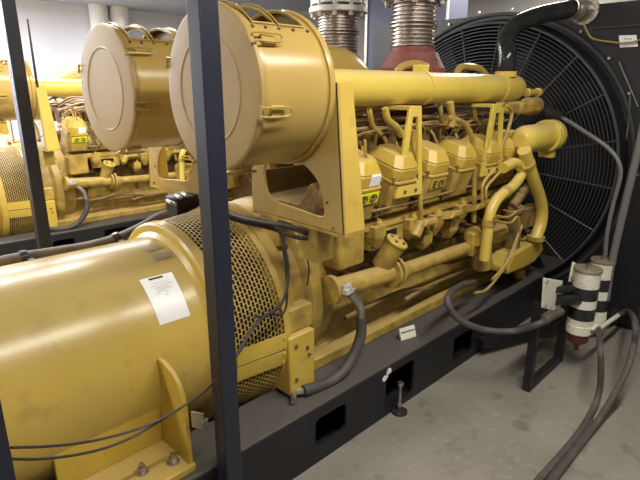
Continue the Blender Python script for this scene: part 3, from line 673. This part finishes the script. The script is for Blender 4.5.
# ------------------------------------------------------------------ radiator
def make_radiator():
    t = thing('radiator', (4.1, YC, .305), 'tall black radiator with a huge round wire fan guard behind the nearer engine', 'radiator')
    xr, R = 4.02, 1.075; zc = 1.13; y0, y1 = YC - 1.3, YC + 1.22
    f = lambda y, z: V((xr, y, z))
    circ = [f(YC + (R - .04) * math.cos(2 * PI * k / 96), zc + (R - .04) * math.sin(2 * PI * k / 96)) for k in range(96)]
    MB().plate([f(y0, .03), f(y1, .03), f(y1, 2.24), f(y0, 2.24)], [circ], (.03, 0, 0)).build('shroud_panel', 'black', t)
    MB().box((xr + .03, y0, .03), (xr + .55, y0 + .05, 2.24)).box((xr + .03, y1 - .05, .03), (xr + .55, y1, 2.24)).box((xr + .03, y0, 2.19), (xr + .55, y1, 2.24)).box((xr + .03, y0, .03), (xr + .55, y1, .12)).build('frame', 'black', t)
    MB().box((xr + .40, y0 + .05, .12), (xr + .5, y1 - .05, 2.22)).build('core', 'void', t)
    # outer rings
    def ring(mb, r, x, th, n=96, seg=6): mb.tube([V((x, YC + r * math.cos(2 * PI * k / n), zc + r * math.sin(2 * PI * k / n))) for k in range(n)], th, seg, 0, closed=True)
    mb = MB(); mb.lathe([(xr - .10, R - .045), (xr - .10, R - .025), (xr, R), (xr + .12, R), (xr + .12, R - .03), (xr, R - .03)], (0, YC, zc), seg=96, cap=False); mb.build('shroud_ring', 'black', t)
    mb = MB(); ring(mb, R + .035, xr - .012, .012); ring(mb, R - .035, xr - .10, .010); mb.build('rim_hoop', 'guard', t)
    # wire guard
    mb = MB(); n = 36
    for i in range(n): 
        r = .16 + (R - .04 - .16) * i / (n - 1); x = xr - .10 - .03 * (1 - r / R); ring(mb, r, x, .0026, 90, 4)
    mb.build('guard_wire', 'guard', t)
    mb = MB()
    for k in range(20):
        a = 2 * PI * (k + .3) / 20; e = V((0, math.cos(a), math.sin(a)))
        mb.tube([V((xr - .108 - .025, YC, zc)) + e * .14, V((xr - .105, YC, zc)) + e * (R - .03)], .005, 6, 0)
    mb.build('guard_frame', 'guard', t)
    mb = MB()
    for k in range(26):
        a = 2 * PI * k / 26; e = V((0, math.cos(a), math.sin(a))); p = V((xr - .004, YC, zc)) + e * (R + .07); bolt(mb, p, (-1, 0, 0), .010, .012)
    build_each(mb, 'ring_bolt', 'steel', t)
    # fan
    mb = MB(); mb.cyl((xr - .08, YC, zc), (xr + .04, YC, zc), .15, seg=32); h = mb.build('fan_hub', 'black', t)
    for k in range(8):
        a = 2 * PI * k / 8 + .2; e = V((0, math.cos(a), math.sin(a))); w = V((0, -math.sin(a), math.cos(a))); X = V((1, 0, 0)); c = V((xr - .0, YC, zc))
        def Bp(r, s, th): return c + e * r + w * (s * .8) + X * (s * .45 + th)
        A = [Bp(.14, -.06, 0), Bp(.14, .06, 0), Bp(1.0, .17, 0), Bp(1.0, -.11, 0)]
        MB().hull(A, [p + X * .008 for p in A]).build('fan_blade', 'black', t, bev=0)
    # top tank inlet
    mb = MB(); p = on_x(583, 10, xr - .05); mb.cyl(p + V((-.05, .02, 0)), (xr + .03, p.y + .0, p.z), .066, seg=28); mb.cyl((xr - .02, p.y, p.z), (xr, p.y, p.z), .09, seg=28); mb.build('inlet_neck', 'steel', t)
    mb = MB()
    for k in range(6): a = k * PI / 3; bolt(mb, (xr - .02, p.y + .078 * math.cos(a), p.z + .078 * math.sin(a)), (-1, 0, 0), .010, .015)
    build_each(mb, 'neck_bolt', 'steel', t)
    A = [on_x(u, v, xr) for u, v in [(619, 35.5), (636.5, 35), (638, 46.5), (620, 47.5)]]
    MB().hull(A, [q + V((-.003, 0, 0)) for q in A]).build('white_label', 'paper', t)
    mb = MB()
    for (u0, u1, v_) in ((624, 627, 38.5), (628, 632, 38.5), (624, 626, 41.5), (627, 633, 41.5)):
        A = [on_x(u, v, xr) for u, v in ((u0, v_), (u1, v_), (u1, v_ + 1), (u0, v_ + 1))]; mb.hull([q + V((-.003, 0, 0)) for q in A], [q + V((-.0045, 0, 0)) for q in A])
    mb.build('label_print', 'ink', t)
    A = [on_x(u, v, xr) for u, v in [(590, 29), (640, 25)]]
    MB().tube([q + V((-.01, 0, 0)) for q in A], .007, 6, 0).build('edge_bead', 'guard', t)
    MB().tube([on_x(u, v, xr - .01) for u, v in [(619, 62), (638, 107)]], .007, 6, 0).build('edge_bead', 'guard', t)
    return t
rad1 = make_radiator()
# struts from frame to ring, dark diagonal
sk = MB(); 
for (u0, v0, u1, v1) in ((588, 60, 562, 75),): pass
sk.bm.free()

# ------------------------------------------------------------------ copies: the second set
def kids(o): return [c for c in bpy.data.objects if c.parent == o]
def copy_tree(o, off, parent=None):
    c = o.copy(); COL.objects.link(c)
    if parent is None: c.location = o.location + V((.17, off, 0))
    else:
        c.parent = parent; c.matrix_parent_inverse = o.matrix_parent_inverse
    for k in kids(o):
        if k in SEEN: continue
        copy_tree(k, off, c)
    return c
SEEN = set()
def second(o, label, off=OFF):
    c = copy_tree(o, off); c['label'] = label; return c
# children carry matrix_parent_inverse of the original root, so moving the root moves them
s2 = second(make_skid_root, 'long black base skid under the farther yellow generator set, behind the near generator drum')
g2 = second(gen1, 'farther yellow generator with slotted ring, at the left edge behind the slanting dark post')
e2 = second(eng1, 'farther yellow diesel engine seen between the left post and the round air cleaner lids')
a2 = second(ac[0], 'yellow air cleaner of the farther set, cut off by the left edge of the picture')
r2 = second(rad1, 'tall black radiator of the farther generator set, hidden mostly behind the nearest air cleaner')
h2 = None
a3 = second(ac[1], 'air cleaner canister on the far bank of the farther engine, by the pale wall')

# ------------------------------------------------------------------ exhaust flexes
def make_flex(x, y, z0, z1, label):
    t = thing('flexible_exhaust_pipe', (x, y, z0), label, 'exhaust pipe', 'steel bellows on the nearer engine')
    prof = []; r = .116; n = 12
    for i in range(n):
        z = (z1 - z0) * i / n; d = (z1 - z0) / n
        big = .015 if i not in (5, 6) else .027
        prof += [(z, r), (z + d * .25, r + big), (z + d * .6, r + big), (z + d * .85, r)]
    prof.append((z1 - z0, r))
    MB().lathe(prof, (x, y, z0), (0, 0, 1), 40).build('bellows', 'bellows', t, angle=50)
    MB().cyl((x, y, z1), (x, y, z1 + .035), .19, seg=40).cyl((x, y, z1 + .05), (x, y, z1 + .075), .175, seg=40).build('flange', 'zinc', t, bev=.004)
    mb = MB()
    for k in range(10): a = k * PI / 5; p = V((x + .165 * math.cos(a), y + .165 * math.sin(a), z1 - .025)); mb.cyl(p, p + V((0, 0, .12)), .016, seg=6)
    build_each(mb, 'flange_bolt', 'zinc', t)
    MB().cyl((x, y, z1 + .075), (x, y, CZ - .002), .13, seg=32).build('riser', 'bellows', t)
    return t
f1 = make_flex(2.74, 1.97, 1.93, 2.185, 'ribbed steel exhaust bellows rising from the dark red turbocharger shield, nearer of the two')
f2 = make_flex(2.67, 2.52, 1.93, 2.16, 'ribbed steel exhaust bellows with pale bolted flange, just right of the near air cleaner')

# navy column behind the bellows
t = thing('steel_column', (5.0, 3.7, 0), 'wide dark blue steel cabinet column rising behind the two exhaust bellows', 'column')
p0 = on_x(366, 10, 4.75); p1 = on_x(449, 10, 4.75)
MB().box((4.75, p1.y, 0), (5.1, p0.y, CZ - .001)).build('panel', 'column', t, bev=.004)
MB().box((4.735, p0.y - .035, 0), (4.75, p0.y, CZ - .001)).box((4.735, p1.y, 0), (4.75, p1.y + .02, CZ - .001)).build('edge_strip', 'zinc', t)

# ------------------------------------------------------------------ blue frame posts
S = .068
def post(x, y, label, h=2.5):
    t = thing('frame_post', (x, y, 0), label, 'post')
    MB().box((x - S / 2, y - S / 2, .01), (x + S / 2, y + S / 2, h)).build('square_tube', 'navy', t, bev=.004)
    MB().box((x - S, y - S * .9, 0), (x + S, y + S * .9, .01)).build('foot_plate', 'navy', t)
    return t
post(.914, 1.405, 'tall dark blue square post standing in the foreground before the near air cleaner')
post(.20, 1.405, 'dark blue post end in the bottom left corner, in front of the generator drum')
post(.93, 3.28, 'slanting dark blue post at the upper left, standing behind the generator drum')
fr = thing('overhead_frame', (.5, 2.1, 2.5), 'dark blue overhead frame carried by the posts', 'frame')
MB().box((.16, 1.37, 2.5), (.94, 1.44, 2.56)).box((.87, 1.44, 2.5), (.965, 3.32, 2.56)).box((.16, 1.44, 2.5), (.23, 3.32, 2.56)).build('beam', 'navy', fr)

# ------------------------------------------------------------------ hoses and cables
def single(name, mb, m, label, cat, group=None, bev=0):
    return tag(mb.build(name, m, bev=bev), label, cat, group)
# black radiator hose
t = thing('radiator_hose', (3.45, 1.68, 1.78), 'thick glossy black hose bending from the yellow intake pipe end up to the radiator top', 'hose')
pA = V((3.38, 1.68, 1.78)); 
pts = [(3.38, 1.68, 1.76), (3.38, 1.68, 1.90), on_x(506, 40, 3.45), on_x(518, 24, 3.55), on_x(545, 14, 3.75), on_x(575, 9, 3.93)]
MB().tube(pts, .057, 20).build('hose_body', 'rubber', t)
mb = MB()
q = V(pts[-1]); mb.lathe([(-.05, .058), (-.05, .066), (-.03, .066), (-.03, .058), (.0, .058), (.0, .066), (.02, .066), (.02, .058)], q, (1, -.25, 0), 28, cap=False); mb.build('hose_clamp', 'steel', t)
MB().cyl((3.38, 1.68, 1.765), (3.38, 1.68, 1.80), .07, seg=28).build('collar', 'pipe', t)

# conduits dropping in front of radiator
single('power_cable', MB().tube([on_x(u, v, 3.8) for u, v in [(512, 98), (535, 107), (562, 118), (585, 132), (608, 148), (619, 163), (620, 178), (613, 205), (607, 235), (605, 262)]], .014, 8), 'greypipe', 'thin grey cable curving from the black connector down in front of the fan guard', 'cable')
single('cable_connector', MB().tube([on_x(u, v, 3.79) for u, v in [(511, 97), (530, 106), (548, 112)]], .026, 10).tube([on_x(u, v, 3.79) for u, v in [(546, 111), (562, 118)]], .042, 12), 'rubber', 'black plug connector beside the yellow flanged drum at the engine front', 'connector')
single('conduit_pipe', MB().tube([on_x(u, v, 3.75) for u, v in [(648, 108), (638, 150), (625, 205), (612, 262), (606, 300)]], .024, 10), 'greypipe', 'straight grey conduit slanting down at the right edge to the white filters', 'pipe')
single('sensor_cable', MB().tube([on_x(u, v, 4.005) for u, v in [(630, 95), (629, 120), (624, 150), (621, 175)]], .008, 6), 'hose', 'slim grey cable hugging the right rim of the fan guard', 'cable')
single('yellow_wire', MB().tube([on_x(u, v, 3.99) for u, v in [(583, 22), (588, 33), (594, 39), (612, 42), (628, 43), (645, 38)]], .006, 6), 'wire', 'thin mustard wire hanging from the hose end past the white radiator label', 'wire')

# near black hose with steel elbow
t = thing('coolant_hose', on_y(300, 395, 1.58), 'black hose with steel elbow curving down from the engine side onto the black deck', 'hose')
MB().tube([on_y(361, 318, 1.56), on_y(361, 334, 1.55), on_y(355, 352, 1.55), on_y(343, 371, 1.55), on_y(325, 384, 1.56), on_z(303, 391, .335)], .027, 14).build('hose_body', 'dust', t)
MB().tube([on_y(350, 294, 1.58), on_y(355, 299, 1.57), on_y(360, 306, 1.56), on_y(361, 320, 1.56)], .022, 12).build('elbow', 'steel', t)
a = on_z(303, 391, .335); MB().tube([a, on_z(294, 393, .335), on_z(294, 402, .325)], .016, 8, 3).build('end_fitting', 'steel', t)

second(t, 'black hose below the farther engine, right of the slanting left post')
# fuel hose to the filters
t = thing('fuel_hose', on_y(470, 325, 1.3), 'grey braided fuel hose looping from the engine front down to the filter stand', 'hose')
hp = [on_y(474, 282, 1.50), on_y(462, 285, 1.46), on_y(450, 293, 1.42), on_y(448, 304, 1.38), on_y(460, 320, 1.33), on_y(485, 330, 1.24), on_y(515, 331, 1.12), on_y(536, 325, 1.01), on_y(545, 321, .985)]
MB().tube(hp, .0185, 12).build('hose_body', 'hose', t)
MB().tube([hp[-1], on_y(551, 317, .97), on_y(561, 311, .955)], .023, 10, 3).build('end_fitting', 'conduit', t)

# conduit bundle running behind the drum
t = thing('cable_conduit', (.7, 2.9, .95), 'thick dusty brown conduit bundle lying behind the top of the generator drum', 'cable')
MB().tube([on_y(u, v, 2.80) for u, v in [(-30, 270), (0, 262), (30, 256), (62, 251), (90, 246), (118, 238), (140, 228), (160, 217), (190, 209), (225, 206)]], .028, 12).build('bundle', 'conduit', t)
MB().tube([on_y(u, v, 2.80) for u, v in [(20, 258), (27, 256.5)]], .036, 12, 0).build('tie_wrap', 'rubber', t)
MB().tube([on_y(u, v, 2.80) for u, v in [(113, 240), (119, 237)]], .036, 12, 0).build('tie_wrap', 'rubber', t)
for (u0, v0, u1, v1) in ():
    pass
x = on_y(27, 256, 2.80)
for q in (on_y(27, 256, 2.80), on_y(116, 238, 2.80)): MB().box((q.x - .015, 2.72, .306), (q.x + .015, 2.75, q.z)).box((q.x - .02, 2.72, q.z - .03), (q.x + .02, 2.83, q.z - .02)).build('support_bracket', 'black', t)
# black junction box
t = thing('junction_box', on_x(190, 205, 1.46), 'small black junction box with pale fittings above the slotted ring, left of the tall post', 'electrical box')
c = on_y(190, 203, 2.42)
MB().box((c.x - .10, 2.38, c.z - .065), (c.x + .15, 2.5, c.z + .045)).build('case', 'black', t, bev=.008)
mb = MB()
for dx, dz in ((-.12, .02), (-.14, .03), (-.09, .05), (-.05, .055)): mb.cyl((c.x + dx, 2.36, c.z + dz), (c.x + dx + .02, 2.44, c.z + dz), .009, seg=8)
build_each(mb, 'cable_gland', 'zinc', t)
MB().box((c.x - .08, 2.40, 1.06), (c.x + .12, 2.44, c.z - .065)).build('mounting_leg', 'grime', t)

# loom over flywheel housing
single('wiring_loom', MB().tube([on_y(215, 208, 1.72), on_y(238, 217, 1.66), on_y(262, 222, 1.62), on_y(290, 227, 1.58), on_y(315, 236, 1.56), on_y(333, 240, 1.56)], .012, 8).tube([on_y(215, 212, 1.72), on_y(240, 221, 1.67), on_y(270, 228, 1.62), on_y(300, 238, 1.57), on_y(322, 238, 1.56)], .009, 8), 'cable', 'dark wiring loom draped across the top of the flywheel housing below the bracket', 'cable')
single('hanging_cable', MB().tube([on_y(281, 232, 1.60), on_y(285, 250, 1.59), on_y(288, 270, 1.58), on_y(286, 292, 1.56), on_y(278, 308, 1.55), on_y(262, 318, 1.52), on_y(250, 332, 1.50), on_y(240, 350, 1.47), on_y(225, 368, 1.46)], .0075, 8).tube([on_y(283, 246, 1.60), on_y(287, 290, 1.57), on_y(284, 312, 1.56), on_y(271, 315, 1.55), on_y(255, 317, 1.52)], .005, 8), 'cable', 'thin dark cable hanging over the slotted ring between post and flywheel housing', 'cable')
single('ignition_wire', MB().tube([on_y(299, 244, 1.64), on_y(306, 256, 1.62), on_y(309, 270, 1.60), on_y(307, 285, 1.60)], .004, 6), 'cable', 'short dark wire down the yellow flywheel housing face', 'wire')
for i, (pp, lb) in enumerate((([(11, 447.5), (45, 446.5), (80, 443), (110, 437), (140, 428), (165, 417), (187, 404), (205, 391), (214, 382)], 'upper of two thin dark cables strung across the front of the generator drum'),
                              ([(12, 459), (40, 459), (75, 455), (105, 448), (130, 438), (150, 427), (172, 413), (190, 402), (208, 388), (216, 380)], 'lower of two thin dark cables strung across the front of the generator drum'))):
    n = len(pp); single('strung_cable', MB().tube([on_y(u, v, 1.375 + .08 * math.sin(PI * k / (n - 1)) + .006 * i) for k, (u, v) in enumerate(pp)], .0042, 6), 'cable', lb, 'cable')
MBc = MB()
c = on_x(199, 420, .84); 
single('metal_clip', MB().box(c + V((-.006, -.02, -.035)), c + V((.002, .03, .03)), Matrix.Rotation(.5, 3, 'Z')).box(c + V((-.006, -.022, -.035)), c + V((.03, -.016, .0)), Matrix.Rotation(.5, 3, 'Z')), 'steel', 'small bent metal clip holding the cables at the generator foot', 'clip')
MBc.bm.free()

# ------------------------------------------------------------------ deck details
c = on_z(407, 338, .305)
t = thing('name_plate', c, 'small cream metal plate lying on the black deck beside the oil pan', 'plate')
n = (V((-.55, -.83, .35))).normalized()
MB().box(c + V((-.055, -.006, .0)), c + V((.055, .006, .068)), Matrix.Rotation(-.25, 3, 'Z') @ Matrix.Rotation(-.35, 3, 'X')).build('plate', 'white', t)
MB().box(c + V((-.05, -.008, .040)), c + V((.05, -.0062, .046)), Matrix.Rotation(-.25, 3, 'Z') @ Matrix.Rotation(-.35, 3, 'X'), c + V((0, 0, .034))).build('printed_line', 'darkink', t)
mb = MB()
for u, v, r in ((389, 371, .018), (384.5, 378.5, .017)):
    c = on_y(u, v, 1.469); mb.hull([c + V((r * (1 + .3 * math.sin(3 * k)) * math.cos(k * PI / 5), 0, r * math.sin(k * PI / 5))) for k in range(10)], [c + V((r * (1 + .3 * math.sin(3 * k)) * math.cos(k * PI / 5), -.002, r * math.sin(k * PI / 5))) for k in range(10)])
c0 = on_y(388, 373.5, 1.469); mb.box(c0 + V((-.012, -.002, -.022)), c0 + V((.0, 0, .01)))
single('paint_mark', mb, 'paper', 'white figure-eight paint blot on the skid side near the dark pocket', 'mark')
t = thing('anchor_bolt', on_y(398, 395, 1.44), 'steel levelling bolt standing beside the skid with a dark round pad', 'bolt')
a = on_z(397, 409, .012); a = V((a.x, 1.44, 0))
MB().cyl(a + V((0, 0, .015)), a + V((0, 0, .17)), .008, seg=10).cyl(a + V((0, 0, .165)), a + V((0, 0, .185)), .016, seg=6).cyl(a + V((0, 0, .04)), a + V((0, 0, .055)), .016, seg=6).build('stud', 'steel', t)
MB().lathe([(0, .045), (.012, .042), (.02, .02)], a + V((0, .0, 0)), (0, 0, 1), 24).build('pad', 'rubber', t)

# ------------------------------------------------------------------ filter stand
t = thing('filter_stand', (2.75, 1.08, 0), 'black steel floor stand frame holding the striped fuel filters', 'stand')
a = on_z(527, 390, 0); b = on_z(558, 361, 0)
def bar(mb, p, q, s=.022): 
    p = V(p); q = V(q); d = q - p; mb.box((-s, -s, 0), (s, s, d.length)) if False else None
    z = d.normalized(); x = V((1, 0, 0)) if abs(z.x) < .9 else V((0, 1, 0)); x = (x - z * x.dot(z)).normalized(); y = z.cross(x)
    A = [p + x * i * s + y * j * s for i, j in ((-1, -1), (1, -1), (1, 1), (-1, 1))]; mb.hull(A, [v + d for v in A])
for nm, p, q in (('upright', a, a + V((0, 0, .56))), ('upright', b, b + V((0, 0, .50))), ('foot_bar', a + V((0, 0, .022)), b + V((0, 0, .022))), ('top_bar', a + V((0, 0, .50)), b + V((0, 0, .50)))):
    mb = MB(); bar(mb, p, q); mb.build(nm, 'black', t, bev=.003)
mb = MB(); q = on_y(640, 352, 1.28); bar(mb, (2.9, 1.44, .10), (b.x + .45, b.y + .1, .12), .03); mb.build('floor_beam', 'black', t)
# white mounting plates
for pts, yv in (([(545, 278), (563, 281), (560, 312), (543, 308)], 1.0), ([(574, 262), (584, 267), (581, 285), (570, 282)], 1.06)):
    A = [on_y(u, v, yv) for u, v in pts]; pltz = MB().hull(A, [p + V((0, .012, 0)) for p in A]).build('mounting_plate', 'white', t, bev=.002)
    mb = MB()
    for u, v in pts[:2] + pts[3:]:
        c = sum(A, V()) / 4; p = on_y(u, v, yv).lerp(c, .18); bolt(mb, p, (0, -1, 0), .009, .008)
    build_each(mb, 'plate_bolt', 'steel', pltz)
mb = MB(); mb.cyl(on_y(556, 300, 1.0), on_y(585, 300, .95), .03).cyl(on_y(556, 290, 1.0), on_y(572, 288, .97), .018); mb.build('head_manifold', 'black', t)

def fil(u, vtop, vbot, y, r, label):
    top = on_y(u, vtop, y); bot = on_y(u - 7, vbot, y); cx = (top.x + bot.x) / 2; z1 = top.z; z0 = bot.z; cx = top.x
    t = thing('fuel_filter', (cx, y, z0), label, 'filter', None)
    h = z1 - z0
    MB().lathe([(0, r * 1.04), (h * .13, r * 1.04), (h * .14, r), (h, r)], (cx, y, z0), (0, 0, 1), 40).build('canister', 'white', t)
    MB().lathe([(0, r * 1.02), (.004, r * 1.07), (.018, r * 1.07), (.022, r)], (cx, y, z1), (0, 0, 1), 40).build('lid', 'placard', t)
    MB().cyl((cx, y, z1 + .02), (cx, y, z1 + .045), .017, seg=6).tube([(cx - .045, y, z1 + .038), (cx + .045, y, z1 + .042)], .006, 6, 0).build('tee_handle', 'steel', t)
    for q0, q1 in ((.57, .76), (.24, .43)):
        MB().lathe([(h * q0, r), (h * q0, r * 1.012), (h * q1, r * 1.012), (h * q1, r)], (cx, y, z0), (0, 0, 1), 40, cap=False).build('black_band', 'rubber', t)
    mb = MB(); mb.lathe([(-.10, r * .18), (-.085, r * .35), (-.06, r * .8), (0, r * .9)], (cx, y, z0), (0, 0, 1), 32); mb.build('bowl', 'red', t)
    mb = MB().cyl((cx, y, z0 - .13), (cx, y, z0 - .10), .012).cyl((cx - .02, y - r, z0 + .03), (cx - .02, y - r - .025, z0 + .03), .013, seg=6); mb.build('drain_plug', 'brown', t)
    return t
fil(588, 271, 329, .95, .074, 'white fuel filter canister with black bands and red bowl, front one of the pair')
fil(603, 262, 320, 1.03, .074, 'white fuel filter canister with black bands, rear one partly hidden behind its twin')
# outlet elbow and return hoses
t = thing('filter_outlet', on_y(600, 330, .9), 'cream outlet pipe slanting up to the right beneath the white filters', 'pipe')
MB().tube([on_y(592, 333, .88), on_y(600, 328, .88), on_y(620, 314, .88)], .014, 10, 3).tube([on_y(590, 331, .88), on_y(596, 326, .88)], .022, 8, 0).build('pipe', 'white', t)
MB().tube([on_y(609, 318, .97), on_y(618, 308, .97), on_y(622, 304, .97)], .03, 12, 3).build('valve', 'rubber', t)
def floor_hose(pp, r, lb, m='hose'):
    single('return_hose', MB().tube([on_y(u, v, k) if kind == 'y' else on_z(u, v, k) for u, v, kind, k in pp], r, 10), m, lb, 'hose')
floor_hose([(618, 315, 'y', .88), (628, 311, 'y', .88), (635, 322, 'z', .46), (634, 345, 'z', .37), (626, 372, 'z', .25), (610, 402, 'z', .11), (592, 430, 'z', .02), (570, 458, 'z', .018), (545, 490, 'z', .018)], .017, 'outer grey hose looping from the filter outlet down to the floor at right')
floor_hose([(598, 328, 'y', .87), (600, 345, 'z', .36), (601, 370, 'z', .24), (599, 393, 'z', .10), (590, 415, 'z', .02), (572, 442, 'z', .018), (530, 490, 'z', .018)], .017, 'inner grey hose dropping straight from the filters to the floor')
floor_hose([(592, 420, 'z', .012), (585, 434, 'z', .012), (560, 466, 'z', .012), (540, 492, 'z', .012)], .012, 'slimmer hose lying between two thicker hoses on the concrete')

# ------------------------------------------------------------------ background bits
single('whip_rod', MB().tube([(1.64, 5.278, 1.70), (1.64, 5.278, 1.95), (1.64, 5.278, on_y(25.5, 19, 5.278).z)], lambda s: .014 - .007 * s, 8, 3), 'black', 'slim dark upright rod on the farther bracket against the pale wall', 'rod')
for (u0, u1) in ((90, 108), (111, 129)):
    a = on_y(u0, 8, 8.75); b = on_y(u1, 8, 8.75)
    single('wall_pipe', MB().cyl(((a.x + b.x) / 2, 8.8, 0), ((a.x + b.x) / 2, 8.8, CZ), (b.x - a.x) / 2.1, seg=28), 'duct', 'white vertical pipe against the wall, ' + ('left one of two above the left air cleaner' if u0 == 90 else 'right one of two above the left air cleaner'), 'pipe')

# ------------------------------------------------------------------ lights
def lamp(x0, x1, y, z, W, col=(1, .95, .85), w=.16):
    l = bpy.data.lights.new('strip_light', 'AREA'); l.shape = 'RECTANGLE'; l.size = x1 - x0; l.size_y = w; l.energy = W; l.color = col
    o = bpy.data.objects.new('strip_light', l); COL.objects.link(o); o.location = ((x0 + x1) / 2, y, z); return o
def fixture(x0, x1, y, W, lb, col=(1, .95, .85)):
    t = thing('ceiling_light', ((x0 + x1) / 2, y, CZ), lb, 'light')
    MB().box((x0, y - .09, CZ - .06), (x1, y + .09, CZ - .001)).build('housing', 'zinc', t)
    for d in (-.04, .04): MB().cyl((x0 + .03, y + d, CZ - .08), (x1 - .03, y + d, CZ - .08), .015, seg=10).build('tube', 'tube', t)
    lamp(x0, x1, y, CZ - .11, W, col)
fixture(.2, 2.8, .25, 56, 'twin tube ceiling light above the aisle in front of the near set')
fixture(.2, 3.4, 3.9, 95, 'twin tube ceiling light above the gap between the generator sets')
fixture(.5, 4.0, 6.3, 120, 'twin tube ceiling light over the farther set', (.93, .95, 1))
fixture(-1.6, 1.2, 8.3, 270, 'added unseen twin tube light brightening the pale wall', (.92, .95, 1))  # added outside the camera's view to wash the left wall with light
fixture(4.7, 6.0, 2.4, 45, 'added unseen twin tube light brightening the wall behind the radiators')  # extra light put in out of view to lift the dark far wall
fixture(-2.6, -.4, 2.8, 45, 'twin tube ceiling light over the generator end of the room')
w = bpy.data.worlds.new('world'); scn.world = w; w.use_nodes = True
w.node_tree.nodes['Background'].inputs[0].default_value = (.6, .65, .75, 1); w.node_tree.nodes['Background'].inputs[1].default_value = .25
scn.view_settings.view_transform = 'Standard'; scn.view_settings.look = 'None'; scn.view_settings.exposure = 0.55
